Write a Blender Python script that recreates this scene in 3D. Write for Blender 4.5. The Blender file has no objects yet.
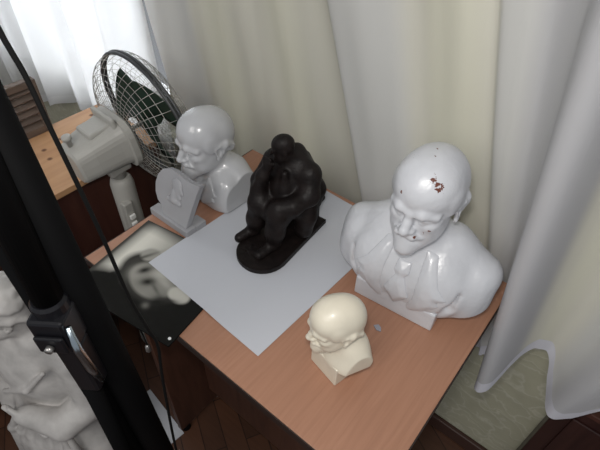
import bpy, bmesh, math, random
import numpy as np
from mathutils import Vector, Matrix

random.seed(7)
rng = np.random.default_rng(11)
SC = bpy.context.scene
COL = SC.collection
PI = math.pi

# ------------------------------------------------------------------ helpers
def link(o, parent=None):
    COL.objects.link(o)
    if parent is not None:
        o.parent = parent
    return o

def tag(o, label=None, cat=None, group=None, kind=None):
    if label: o['label'] = label
    if cat: o['category'] = cat
    if group: o['group'] = group
    if kind: o['kind'] = kind
    return o

def thing(name, label, cat, loc=(0, 0, 0), rz=0.0, group=None):
    o = bpy.data.objects.new(name, None)
    o.empty_display_size = .05
    o.location = loc
    o.rotation_euler = (0, 0, rz)
    COL.objects.link(o)
    return tag(o, label, cat, group)

def mesh_obj(name, verts, faces, mat, parent=None, smooth=True, loc=None):
    me = bpy.data.meshes.new(name)
    me.from_pydata([tuple(map(float, v)) for v in verts], [], [tuple(map(int, f)) for f in faces])
    me.validate(); me.update()
    if smooth:
        me.polygons.foreach_set('use_smooth', [True] * len(me.polygons))
    if mat: me.materials.append(mat)
    o = bpy.data.objects.new(name, me)
    if loc is not None: o.location = loc
    return link(o, parent)

def bm_obj(name, bm, mat, parent=None, smooth=False, loc=None):
    bmesh.ops.recalc_face_normals(bm, faces=bm.faces[:])
    me = bpy.data.meshes.new(name)
    bm.to_mesh(me); bm.free()
    if smooth:
        me.polygons.foreach_set('use_smooth', [True] * len(me.polygons))
    if mat: me.materials.append(mat)
    o = bpy.data.objects.new(name, me)
    if loc is not None: o.location = loc
    return link(o, parent)

def add_box(bm, lo, hi, bev=0.0, mtx=None, seg=2):
    lo = Vector(lo); hi = Vector(hi)
    c = (lo + hi) / 2; s = hi - lo
    m = Matrix.Translation(c) @ Matrix.Diagonal((s.x, s.y, s.z, 1))
    if mtx is not None: m = mtx @ m
    r = bmesh.ops.create_cube(bm, size=1, matrix=m)
    if bev > 0:
        es = set()
        for v in r['verts']:
            for e in v.link_edges: es.add(e)
        bmesh.ops.bevel(bm, geom=list(es), offset=bev, segments=seg, profile=.5, affect='EDGES')

def box(name, lo, hi, mat, parent=None, bev=0.0, mtx=None):
    bm = bmesh.new(); add_box(bm, lo, hi, bev, mtx)
    return bm_obj(name, bm, mat, parent)

def frame_from(d):
    d = Vector(d).normalized()
    a = Vector((0, 0, 1)) if abs(d.z) < .9 else Vector((1, 0, 0))
    u = d.cross(a).normalized(); w = d.cross(u).normalized()
    return u, w

def add_tube(bm, pts, rad, seg=8, closed=False, caps=True):
    pts = [Vector(p) for p in pts]; n = len(pts)
    rads = rad if isinstance(rad, (list, tuple)) else [rad] * n
    rings = []
    u = w = None
    for i, p in enumerate(pts):
        if closed: d = pts[(i + 1) % n] - pts[i - 1]
        elif i == 0: d = pts[1] - pts[0]
        elif i == n - 1: d = pts[-1] - pts[-2]
        else: d = pts[i + 1] - pts[i - 1]
        d.normalize()
        if u is None: u, w = frame_from(d)
        else:
            u = (u - d * u.dot(d)).normalized(); w = d.cross(u).normalized()
        rings.append([bm.verts.new(p + (u * math.cos(2 * PI * k / seg) + w * math.sin(2 * PI * k / seg)) * rads[i]) for k in range(seg)])
    m = n if closed else n - 1
    for i in range(m):
        a = rings[i]; b = rings[(i + 1) % n]
        for k in range(seg):
            bm.faces.new((a[k], a[(k + 1) % seg], b[(k + 1) % seg], b[k]))
    if caps and not closed:
        bm.faces.new(rings[0][::-1]); bm.faces.new(rings[-1])

def add_lathe(bm, prof, seg=32, mtx=Matrix.Identity(4), cap=True):
    rings = []
    for r, z in prof:
        rings.append([bm.verts.new(mtx @ Vector((r * math.cos(2 * PI * k / seg), r * math.sin(2 * PI * k / seg), z))) for k in range(seg)])
    for a, b in zip(rings, rings[1:]):
        for k in range(seg):
            bm.faces.new((a[k], a[(k + 1) % seg], b[(k + 1) % seg], b[k]))
    if cap:
        bm.faces.new(rings[0][::-1]); bm.faces.new(rings[-1])

def add_prism(bm, poly, t0, t1, mtx=Matrix.Identity(4)):
    """poly in local XZ, extruded along local Y from t0 to t1"""
    a = [bm.verts.new(mtx @ Vector((x, t0, z))) for x, z in poly]
    b = [bm.verts.new(mtx @ Vector((x, t1, z))) for x, z in poly]
    n = len(poly)
    bm.faces.new(a); bm.faces.new(b[::-1])
    for i in range(n):
        bm.faces.new((a[i], b[i], b[(i + 1) % n], a[(i + 1) % n]))

# ------------------------------------------------------------------ materials
def new_mat(name):
    m = bpy.data.materials.new(name); m.use_nodes = True
    nt = m.node_tree
    return m, nt, nt.nodes['Principled BSDF'], nt.nodes['Material Output']

def L(nt, a, b): nt.links.new(a, b)

def simple(name, col, rough=.5, metal=0.0, spec=.5, coat=0.0, bump=0.0, bscale=200., var=0.0, vscale=8., trans=0.0):
    m, nt, p, out = new_mat(name)
    p.inputs['Base Color'].default_value = (*col, 1)
    p.inputs['Roughness'].default_value = rough
    p.inputs['Metallic'].default_value = metal
    p.inputs['Specular IOR Level'].default_value = spec
    p.inputs['Coat Weight'].default_value = coat
    p.inputs['Coat Roughness'].default_value = .15
    tc = nt.nodes.new('ShaderNodeTexCoord')
    if var > 0:
        n = nt.nodes.new('ShaderNodeTexNoise'); n.inputs['Scale'].default_value = vscale; n.inputs['Detail'].default_value = 5
        L(nt, tc.outputs['Object'], n.inputs['Vector'])
        r = nt.nodes.new('ShaderNodeValToRGB')
        r.color_ramp.elements[0].position = .3; r.color_ramp.elements[1].position = .7
        r.color_ramp.elements[0].color = (*[c * (1 - var) for c in col], 1)
        r.color_ramp.elements[1].color = (*[min(1, c * (1 + var * .5)) for c in col], 1)
        L(nt, n.outputs['Fac'], r.inputs['Fac']); L(nt, r.outputs['Color'], p.inputs['Base Color'])
    if bump > 0:
        n2 = nt.nodes.new('ShaderNodeTexNoise'); n2.inputs['Scale'].default_value = bscale; n2.inputs['Detail'].default_value = 3
        L(nt, tc.outputs['Object'], n2.inputs['Vector'])
        b = nt.nodes.new('ShaderNodeBump'); b.inputs['Strength'].default_value = bump; b.inputs['Distance'].default_value = .002
        L(nt, n2.outputs['Fac'], b.inputs['Height']); L(nt, b.outputs['Normal'], p.inputs['Normal'])
    return m

def wood(name, c0, c1, c2, axis='X', scale=6., stretch=14., rough=.45, knots=False, coat=0.0):
    """streaky laminate; grain runs along the given axis"""
    m, nt, p, out = new_mat(name)
    p.inputs['Roughness'].default_value = rough
    p.inputs['Coat Weight'].default_value = coat
    tc = nt.nodes.new('ShaderNodeTexCoord'); mp = nt.nodes.new('ShaderNodeMapping')
    s = [scale * stretch] * 3; s['XYZ'.index(axis)] = scale
    mp.inputs['Scale'].default_value = s
    L(nt, tc.outputs['Object'], mp.inputs['Vector'])
    n = nt.nodes.new('ShaderNodeTexNoise'); n.inputs['Scale'].default_value = 1; n.inputs['Detail'].default_value = 7; n.inputs['Distortion'].default_value = .6
    L(nt, mp.outputs['Vector'], n.inputs['Vector'])
    r = nt.nodes.new('ShaderNodeValToRGB'); e = r.color_ramp.elements
    e[0].position = .3; e[0].color = (*c0, 1); e[1].position = .72; e[1].color = (*c2, 1)
    k = e.new(.5); k.color = (*c1, 1)
    L(nt, n.outputs['Fac'], r.inputs['Fac'])
    col = r.outputs['Color']
    if knots:
        v = nt.nodes.new('ShaderNodeTexVoronoi'); v.voronoi_dimensions = '2D'; v.inputs['Scale'].default_value = 13; v.inputs['Randomness'].default_value = 1
        L(nt, tc.outputs['Object'], v.inputs['Vector'])
        kr = nt.nodes.new('ShaderNodeValToRGB'); ke = kr.color_ramp.elements
        ke[0].position = .05; ke[0].color = (1, 1, 1, 1); ke[1].position = .12; ke[1].color = (0, 0, 0, 1)
        L(nt, v.outputs['Distance'], kr.inputs['Fac'])
        mx = nt.nodes.new('ShaderNodeMix'); mx.data_type = 'RGBA'
        mx.inputs['B'].default_value = (.13, .05, .018, 1)
        L(nt, kr.outputs['Color'], mx.inputs['Factor']); L(nt, col, mx.inputs['A'])
        col = mx.outputs['Result']
    L(nt, col, p.inputs['Base Color'])
    return m

def painted_plaster(name, col, rough, chips=None, chip_col=(.12, .035, .02), var=.06, bump=.25, bscale=90., coat=0.3):
    m, nt, p, out = new_mat(name)
    p.inputs['Roughness'].default_value = rough
    p.inputs['Coat Weight'].default_value = coat; p.inputs['Coat Roughness'].default_value = .12
    tc = nt.nodes.new('ShaderNodeTexCoord')
    n = nt.nodes.new('ShaderNodeTexNoise'); n.inputs['Scale'].default_value = 22; n.inputs['Detail'].default_value = 5
    L(nt, tc.outputs['Object'], n.inputs['Vector'])
    r = nt.nodes.new('ShaderNodeValToRGB'); e = r.color_ramp.elements
    e[0].position = .3; e[0].color = (*[c * (1 - var) for c in col], 1); e[1].position = .7; e[1].color = (*[min(1, c * (1 + var * .4)) for c in col], 1)
    L(nt, n.outputs['Fac'], r.inputs['Fac'])
    c = r.outputs['Color']
    if chips:
        big = nt.nodes.new('ShaderNodeTexNoise'); big.inputs['Scale'].default_value = 260; big.inputs['Detail'].default_value = 3
        L(nt, tc.outputs['Object'], big.inputs['Vector'])
        acc = None
        for (x, y, z, rad) in chips:
            d = nt.nodes.new('ShaderNodeVectorMath'); d.operation = 'DISTANCE'
            d.inputs[1].default_value = (x, y, z); L(nt, tc.outputs['Object'], d.inputs[0])
            q = nt.nodes.new('ShaderNodeMath'); q.operation = 'DIVIDE'; q.inputs[1].default_value = rad
            L(nt, d.outputs['Value'], q.inputs[0])
            if acc is None: acc = q.outputs[0]
            else:
                mn = nt.nodes.new('ShaderNodeMath'); mn.operation = 'MINIMUM'
                L(nt, acc, mn.inputs[0]); L(nt, q.outputs[0], mn.inputs[1]); acc = mn.outputs[0]
        # noise eats the edge of each chip
        a = nt.nodes.new('ShaderNodeMath'); a.operation = 'MULTIPLY_ADD'; a.inputs[1].default_value = 4.2; a.inputs[2].default_value = -2.1
        L(nt, big.outputs['Fac'], a.inputs[0])
        s = nt.nodes.new('ShaderNodeMath'); s.operation = 'ADD'
        L(nt, acc, s.inputs[0]); L(nt, a.outputs[0], s.inputs[1])
        lt = nt.nodes.new('ShaderNodeMath'); lt.operation = 'LESS_THAN'; lt.inputs[1].default_value = .7
        L(nt, s.outputs[0], lt.inputs[0])
        mx = nt.nodes.new('ShaderNodeMix'); mx.data_type = 'RGBA'; mx.inputs['B'].default_value = (*chip_col, 1)
        L(nt, lt.outputs[0], mx.inputs['Factor']); L(nt, c, mx.inputs['A']); c = mx.outputs['Result']
    L(nt, c, p.inputs['Base Color'])
    n2 = nt.nodes.new('ShaderNodeTexNoise'); n2.inputs['Scale'].default_value = bscale; n2.inputs['Detail'].default_value = 2
    L(nt, tc.outputs['Object'], n2.inputs['Vector'])
    b = nt.nodes.new('ShaderNodeBump'); b.inputs['Strength'].default_value = bump; b.inputs['Distance'].default_value = .0025
    L(nt, n2.outputs['Fac'], b.inputs['Height']); L(nt, b.outputs['Normal'], p.inputs['Normal'])
    return m

def cloth(name, col, transp, transl, attr=None, weave=900.):
    """sheer fabric: diffuse + translucent + a little see-through between the threads"""
    m, nt, p, out = new_mat(name)
    nt.nodes.remove(p)
    d = nt.nodes.new('ShaderNodeBsdfDiffuse'); t = nt.nodes.new('ShaderNodeBsdfTranslucent'); tr = nt.nodes.new('ShaderNodeBsdfTransparent')
    g = nt.nodes.new('ShaderNodeBsdfGlossy'); g.inputs['Roughness'].default_value = .45
    for s in (d, t): s.inputs['Color'].default_value = (*col, 1)
    g.inputs['Color'].default_value = (*col, 1)
    if attr:
        a = nt.nodes.new('ShaderNodeVertexColor'); a.layer_name = attr
        for s in (d, t, g): L(nt, a.outputs['Color'], s.inputs['Color'])
    m1 = nt.nodes.new('ShaderNodeMixShader'); m1.inputs[0].default_value = transl
    L(nt, d.outputs[0], m1.inputs[1]); L(nt, t.outputs[0], m1.inputs[2])
    m3 = nt.nodes.new('ShaderNodeMixShader'); m3.inputs[0].default_value = .05
    L(nt, m1.outputs[0], m3.inputs[1]); L(nt, g.outputs[0], m3.inputs[2])
    m2 = nt.nodes.new('ShaderNodeMixShader'); m2.inputs[0].default_value = transp
    L(nt, m3.outputs[0], m2.inputs[1]); L(nt, tr.outputs[0], m2.inputs[2])
    L(nt, m2.outputs[0], out.inputs['Surface'])
    tc = nt.nodes.new('ShaderNodeTexCoord')
    n2 = nt.nodes.new('ShaderNodeTexNoise'); n2.inputs['Scale'].default_value = 60
    mp = nt.nodes.new('ShaderNodeMapping'); mp.inputs['Scale'].default_value = (3, 3, .5)
    L(nt, tc.outputs['Object'], mp.inputs['Vector']); L(nt, mp.outputs['Vector'], n2.inputs['Vector'])
    b = nt.nodes.new('ShaderNodeBump'); b.inputs['Strength'].default_value = .12; b.inputs['Distance'].default_value = .002
    L(nt, n2.outputs['Fac'], b.inputs['Height'])
    for s in (d, t, g): L(nt, b.outputs['Normal'], s.inputs['Normal'])
    return m

def vcol_mat(name, attr, rough=.5, coat=0.0):
    m, nt, p, out = new_mat(name)
    a = nt.nodes.new('ShaderNodeVertexColor'); a.layer_name = attr
    L(nt, a.outputs['Color'], p.inputs['Base Color'])
    p.inputs['Specular IOR Level'].default_value = .08
    p.inputs['Roughness'].default_value = rough; p.inputs['Coat Weight'].default_value = coat
    return m

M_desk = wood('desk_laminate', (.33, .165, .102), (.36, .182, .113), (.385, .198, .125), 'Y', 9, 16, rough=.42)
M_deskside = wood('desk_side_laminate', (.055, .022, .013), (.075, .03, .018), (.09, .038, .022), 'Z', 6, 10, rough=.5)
M_edge = simple('desk_edge_band', (.022, .011, .008), .5)
M_ply = wood('knotty_plywood', (.44, .235, .115), (.52, .29, .145), (.57, .33, .175), 'Y', 5, 7, rough=.5, knots=True)
M_maroon = wood('dark_red_brown_board', (.045, .014, .010), (.058, .019, .013), (.068, .024, .016), 'Z', 5, 8, rough=.5)
M_darkwood = wood('dark_polished_wood', (.022, .008, .007), (.03, .011, .009), (.04, .015, .012), 'Z', 5, 10, rough=.35)
M_basebd = simple('baseboard_brown', (.045, .018, .012), .45)
M_bigbust = painted_plaster('white_gloss_paint', (.54, .55, .58), .3, chips=[(.0128,-.0683,.3104,0.0061),(.0184,-.0694,.3068,0.0054),(.0237,-.0696,.3027,0.0061),(.0250,-.0660,.3045,0.0043),(.0259,-.0608,.3082,0.0032),(-.023,-.0429,.3177,0.0047),(-.0154,-.0213,.3219,0.0032),(-.0024,-.0255,.3247,0.0040),(-.0007,-.0400,.3238,0.0036),(-.0223,-.0821,.2834,0.0025),(.0218,-.0763,.2220,0.0029),(.0277,-.0761,.2294,0.0025),(.0109,-.0842,.2159,0.0030)], bump=.55, bscale=60)
M_bust1 = painted_plaster('pale_grey_gloss_paint', (.47, .475, .49), .25, bump=.15, bscale=50, coat=.5)
M_cream = painted_plaster('cream_plaster', (.66, .61, .50), .38, var=.10, bump=.12, bscale=60, coat=.1)
M_floorplaster = painted_plaster('dusty_white_plaster', (.52, .50, .48), .6, var=.25, bump=.5, bscale=40, coat=.0)
M_bronze = simple('dark_bronze_paint', (.009, .006, .0055), .5, spec=.22, bump=.6, bscale=130, var=.5, vscale=60)
M_medal = painted_plaster('grey_cast_plaster', (.33, .33, .345), .5, var=.08, bump=.15, bscale=90, coat=0)
M_paper = simple('white_paper', (.50, .515, .555), .65, spec=.2)
M_fan = simple('warm_grey_plastic', (.40, .39, .36), .4, spec=.4)
M_wire = simple('chromed_wire', (.42, .41, .38), .3, metal=.6)
M_ring = simple('dark_grey_plastic_ring', (.045, .047, .05), .4)
M_button = simple('white_switch', (.85, .85, .82), .4)
M_black = simple('matt_black_metal', (.003, .003, .0033), .65, spec=.06)
M_blackgloss = simple('black_plastic', (.006, .006, .008), .35, spec=.3)
M_silver = simple('brushed_silver_lever', (.45, .52, .57), .22, metal=1)
M_cable = simple('black_rubber', (.004, .004, .004), .6, spec=.1)
M_metal = simple('dull_metal', (.35, .34, .33), .35, metal=.8)
M_dot = simple('white_enamel', (.8, .8, .8), .4)
M_louvre = wood('brown_stained_slats', (.10, .07, .055), (.13, .095, .075), (.16, .115, .09), 'Y', 6, 10, rough=.6)
M_frame = simple('white_window_paint', (.7, .7, .7), .4)
M_chip = simple('grey_flake', (.3, .3, .34), .5)

def blade_mat():
    m, nt, p, out = new_mat('green_tinted_blade')
    p.inputs['Base Color'].default_value = (.035, .062, .045, 1)
    p.inputs['Roughness'].default_value = .25
    t = nt.nodes.new('ShaderNodeBsdfTranslucent'); t.inputs['Color'].default_value = (.05, .09, .06, 1)
    mx = nt.nodes.new('ShaderNodeMixShader'); mx.inputs[0].default_value = .3
    L(nt, p.outputs[0], mx.inputs[1]); L(nt, t.outputs[0], mx.inputs[2]); L(nt, mx.outputs[0], out.inputs['Surface'])
    return m
M_blade = blade_mat()

def wallpaper():
    m, nt, p, out = new_mat('veined_green_wallpaper')
    p.inputs['Roughness'].default_value = .55
    tc = nt.nodes.new('ShaderNodeTexCoord')
    w = nt.nodes.new('ShaderNodeTexNoise'); w.inputs['Scale'].default_value = 9; w.inputs['Detail'].default_value = 4
    L(nt, tc.outputs['Object'], w.inputs['Vector'])
    mxv = nt.nodes.new('ShaderNodeMix'); mxv.data_type = 'RGBA'; mxv.blend_type = 'ADD'; mxv.inputs['Factor'].default_value = .22
    L(nt, tc.outputs['Object'], mxv.inputs['A']); L(nt, w.outputs['Color'], mxv.inputs['B'])
    mp = nt.nodes.new('ShaderNodeMapping'); mp.inputs['Scale'].default_value = (10, 1, 26)
    L(nt, mxv.outputs['Result'], mp.inputs['Vector'])
    v = nt.nodes.new('ShaderNodeTexVoronoi'); v.feature = 'DISTANCE_TO_EDGE'; v.inputs['Scale'].default_value = 1
    L(nt, mp.outputs['Vector'], v.inputs['Vector'])
    r = nt.nodes.new('ShaderNodeValToRGB'); e = r.color_ramp.elements
    e[0].position = 0; e[0].color = (.52, .51, .41, 1); e[1].position = .07; e[1].color = (.43, .42, .315, 1)
    L(nt, v.outputs['Distance'], r.inputs['Fac'])
    n = nt.nodes.new('ShaderNodeTexNoise'); n.inputs['Scale'].default_value = 18
    L(nt, tc.outputs['Object'], n.inputs['Vector'])
    r2 = nt.nodes.new('ShaderNodeValToRGB'); r2.color_ramp.elements[0].color = (.8, .8, .8, 1); r2.color_ramp.elements[1].color = (1.05, 1.05, 1.05, 1)
    L(nt, n.outputs['Fac'], r2.inputs['Fac'])
    mm = nt.nodes.new('ShaderNodeMix'); mm.data_type = 'RGBA'; mm.blend_type = 'MULTIPLY'; mm.inputs['Factor'].default_value = 1
    L(nt, r.outputs['Color'], mm.inputs['A']); L(nt, r2.outputs['Color'], mm.inputs['B'])
    L(nt, mm.outputs['Result'], p.inputs['Base Color'])
    b = nt.nodes.new('ShaderNodeBump'); b.inputs['Strength'].default_value = .5; b.inputs['Distance'].default_value = .003; b.invert = True
    L(nt, v.outputs['Distance'], b.inputs['Height']); L(nt, b.outputs['Normal'], p.inputs['Normal'])
    return m
M_wall = wallpaper()

def parquet():
    m, nt, p, out = new_mat('red_brown_parquet')
    p.inputs['Roughness'].default_value = .4
    tc = nt.nodes.new('ShaderNodeTexCoord'); mp = nt.nodes.new('ShaderNodeMapping')
    mp.inputs['Rotation'].default_value = (0, 0, .5); mp.inputs['Scale'].default_value = (1, 1, 1)
    L(nt, tc.outputs['Object'], mp.inputs['Vector'])
    br = nt.nodes.new('ShaderNodeTexBrick'); br.inputs['Scale'].default_value = 1
    br.inputs['Brick Width'].default_value = .30; br.inputs['Row Height'].default_value = .06; br.inputs['Mortar Size'].default_value = .0015
    br.inputs['Color1'].default_value = (.095, .04, .021, 1); br.inputs['Color2'].default_value = (.062, .027, .015, 1); br.inputs['Mortar'].default_value = (.02, .009, .006, 1)
    L(nt, mp.outputs['Vector'], br.inputs['Vector'])
    n = nt.nodes.new('ShaderNodeTexNoise'); n.inputs['Scale'].default_value = 1; n.inputs['Detail'].default_value = 6
    mp2 = nt.nodes.new('ShaderNodeMapping'); mp2.inputs['Rotation'].default_value = (0, 0, .5); mp2.inputs['Scale'].default_value = (8, 90, 1)
    L(nt, tc.outputs['Object'], mp2.inputs['Vector']); L(nt, mp2.outputs['Vector'], n.inputs['Vector'])
    r2 = nt.nodes.new('ShaderNodeValToRGB'); r2.color_ramp.elements[0].color = (.65, .65, .65, 1); r2.color_ramp.elements[1].color = (1.25, 1.25, 1.25, 1)
    L(nt, n.outputs['Fac'], r2.inputs['Fac'])
    mm = nt.nodes.new('ShaderNodeMix'); mm.data_type = 'RGBA'; mm.blend_type = 'MULTIPLY'; mm.inputs['Factor'].default_value = 1
    L(nt, br.outputs['Color'], mm.inputs['A']); L(nt, r2.outputs['Color'], mm.inputs['B'])
    L(nt, mm.outputs['Result'], p.inputs['Base Color'])
    return m
M_floor = parquet()

# ------------------------------------------------------------------ sculpting volume (signed distance + surface nets)
def rot(yaw=0, pitch=0, roll=0):
    return np.array(Matrix.Rotation(yaw, 3, 'Z') @ Matrix.Rotation(pitch, 3, 'X') @ Matrix.Rotation(roll, 3, 'Y'))

class Vol:
    def __init__(s, lo, hi, h):
        s.lo = np.array(lo, float); s.h = h
        s.n = np.ceil((np.array(hi) - s.lo) / h).astype(int) + 1
        s.F = np.full(tuple(s.n), 9.0, np.float32)
        s.ax = [(s.lo[i] + h * np.arange(s.n[i])).astype(np.float32) for i in range(3)]
        s.frame()
    def frame(s, o=(0, 0, 0), R=None, sc=1.0):
        """prims are given in a frame: world = o + R * (sc * p)"""
        s.o = np.array(o, float); s.R = np.eye(3) if R is None else np.array(R); s.sc = sc
    def reg(s, c, rad):
        c = s.o + s.R @ (np.array(c, float) * s.sc); rad = rad * s.sc
        a = np.maximum(np.floor((c - rad - s.lo) / s.h).astype(int), 0)
        b = np.minimum(np.ceil((c + rad - s.lo) / s.h).astype(int) + 1, s.n)
        if (a >= b).any(): return None
        sl = tuple(slice(a[i], b[i]) for i in range(3))
        g = np.meshgrid(*[s.ax[i][sl[i]] for i in range(3)], indexing='ij')
        P = np.stack(g, -1) - s.o.astype(np.float32)
        P = (P @ s.R.astype(np.float32)) / s.sc
        return sl, P
    def op(s, sl, d, k, mode):
        d = (d * s.sc).astype(np.float32); k = max(k * s.sc, 1e-6)
        A = s.F[sl]
        if mode == '+':
            hh = np.maximum(k - np.abs(A - d), 0) / k
            s.F[sl] = np.minimum(A, d) - hh * hh * k * .25
        elif mode == '-':
            hh = np.maximum(k - np.abs(A + d), 0) / k
            s.F[sl] = np.maximum(A, -d) + hh * hh * k * .25
    def ell(s, c, r, k=.03, mode='+', R=None):
        c = np.array(c, float); r = np.array(r, float)
        q = s.reg(c, r.max() + k * 1.5 + .02)
        if q is None: return
        sl, P = q
        P = P - c.astype(np.float32)
        if R is not None: P = P @ np.array(R, np.float32)
        k0 = np.linalg.norm(P / r.astype(np.float32), axis=-1); k1 = np.linalg.norm(P / (r * r).astype(np.float32), axis=-1)
        d = k0 * (k0 - 1) / np.maximum(k1, 1e-6)
        d = np.where(k0 < 1e-3, -r.min(), d)
        s.op(sl, d, k, mode)
    def cap(s, a, b, ra, rb=None, k=.03, mode='+'):
        a = np.array(a, float); b = np.array(b, float); rb = ra if rb is None else rb
        q = s.reg((a + b) / 2, np.linalg.norm(b - a) / 2 + max(ra, rb) + k * 1.5 + .02)
        if q is None: return
        sl, P = q
        ab = (b - a).astype(np.float32)
        t = np.clip(((P - a.astype(np.float32)) @ ab) / max(float(ab @ ab), 1e-9), 0, 1)
        d = np.linalg.norm(P - a.astype(np.float32) - t[..., None] * ab, axis=-1) - (ra + (rb - ra) * t)
        s.op(sl, d, k, mode)
    def path(s, pts, rads, k=.03, mode='+'):
        for i in range(len(pts) - 1):
            s.cap(pts[i], pts[i + 1], rads[i], rads[i + 1], k, mode)
    def box(s, c, hlf, rnd=.01, k=.03, mode='+', R=None):
        c = np.array(c, float); hlf = np.array(hlf, float)
        q = s.reg(c, np.linalg.norm(hlf) + k * 1.5 + .02)
        if q is None: return
        sl, P = q
        P = P - c.astype(np.float32)
        if R is not None: P = P @ np.array(R, np.float32)
        Q = np.abs(P) - (hlf - rnd).astype(np.float32)
        d = np.linalg.norm(np.maximum(Q, 0), axis=-1) + np.minimum(Q.max(-1), 0) - rnd
        s.op(sl, d, k, mode)
    def grid(s):
        g = np.meshgrid(*s.ax, indexing='ij')
        P = np.stack(g, -1) - s.o.astype(np.float32)
        return (P @ s.R.astype(np.float32)) / s.sc
    def mesh(s, F=None):
        F = s.F if F is None else F
        F = F.copy()
        for ax in range(3):          # close the surface at the volume's border
            for e in (0, -1):
                ix = [slice(None)] * 3; ix[ax] = e
                F[tuple(ix)] = np.maximum(F[tuple(ix)], s.h * .5)
        nx, ny, nz = F.shape
        ins = F < 0
        cs = (nx - 1, ny - 1, nz - 1)
        acc = np.zeros(cs + (3,), np.float32); cnt = np.zeros(cs, np.float32)
        for ax in range(3):
            o1, o2 = [a for a in range(3) if a != ax]
            for i in (0, 1):
                for j in (0, 1):
                    sa = [None] * 3; sb = [None] * 3
                    sa[ax] = slice(0, -1); sb[ax] = slice(1, None)
                    for o, q in ((o1, i), (o2, j)):
                        sa[o] = sb[o] = slice(1, None) if q else slice(0, -1)
                    A = F[tuple(sa)]; B = F[tuple(sb)]
                    mk = (A < 0) != (B < 0)
                    t = np.where(mk, A / np.where(mk, A - B, 1), 0)
                    acc[..., ax] += np.where(mk, t, 0); acc[..., o1] += mk * i; acc[..., o2] += mk * j
                    cnt += mk
        act = cnt > 0
        idx = np.full(cs, -1, np.int64); idx[act] = np.arange(act.sum())
        ijk = np.argwhere(act)
        V = s.lo + s.h * (ijk + acc[act] / cnt[act][:, None])
        faces = []
        for ax in range(3):
            o1, o2 = (ax + 1) % 3, (ax + 2) % 3
            sa = [slice(1, -1)] * 3; sb = [slice(1, -1)] * 3
            sa[ax] = slice(0, -1); sb[ax] = slice(1, None)
            A = ins[tuple(sa)]; B = ins[tuple(sb)]
            e = np.argwhere(A != B)
            off = np.array([1, 1, 1]); off[ax] = 0
            base = e + off
            d1 = np.zeros(3, int); d1[o1] = 1; d2 = np.zeros(3, int); d2[o2] = 1
            q = [idx[tuple((base - a).T)] for a in (d1 + d2, d2, d1 * 0, d1)]
            q = np.stack(q, 1)
            fl = ~A[tuple(e.T)]
            q[fl] = q[fl][:, ::-1]
            faces.append(q)
        Fc = np.concatenate(faces)
        Fc = Fc[(Fc >= 0).all(1)]
        return V, Fc

def np_obj(name, V, Fc, mat, parent=None, relax=2):
    # light Laplacian relaxation takes the voxel steps out
    E_ = np.concatenate([Fc[:, [0, 1]], Fc[:, [1, 2]], Fc[:, [2, 3]], Fc[:, [3, 0]]])
    deg = np.bincount(E_.ravel(), minlength=len(V)).astype(float)
    for _ in range(relax):
        S_ = np.zeros_like(V)
        for c in range(3):
            S_[:, c] = np.bincount(E_[:, 0], V[E_[:, 1], c], len(V)) + np.bincount(E_[:, 1], V[E_[:, 0], c], len(V))
        V = V * .5 + .5 * S_ / np.maximum(deg, 1)[:, None]
    me = bpy.data.meshes.new(name)
    me.vertices.add(len(V)); me.vertices.foreach_set('co', V.astype(np.float32).ravel())
    me.loops.add(len(Fc) * 4); me.loops.foreach_set('vertex_index', Fc.astype(np.int32).ravel())
    me.polygons.add(len(Fc)); me.polygons.foreach_set('loop_start', np.arange(0, len(Fc) * 4, 4, dtype=np.int32))
    me.polygons.foreach_set('use_smooth', [True] * len(Fc))
    me.update(calc_edges=True); me.validate()
    me.materials.append(mat)
    o = bpy.data.objects.new(name, me)
    return link(o, parent)

def poly_sd(px, pz, poly):
    """signed distance to a 2D polygon"""
    d = np.full(px.shape, 1e9, np.float32); sgn = np.ones(px.shape, np.float32)
    n = len(poly)
    for i in range(n):
        x0, z0 = poly[i]; x1, z1 = poly[i - 1]
        ex, ez = x1 - x0, z1 - z0
        wx, wz = px - x0, pz - z0
        t = np.clip((wx * ex + wz * ez) / (ex * ex + ez * ez), 0, 1)
        d = np.minimum(d, (wx - ex * t) ** 2 + (wz - ez * t) ** 2)
        c1 = pz >= z0; c2 = pz < z1; c3 = ex * wz > ez * wx
        fl = (c1 & c2 & c3) | (~c1 & ~c2 & ~c3)
        sgn = np.where(fl, -sgn, sgn)
    return sgn * np.sqrt(d)

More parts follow.
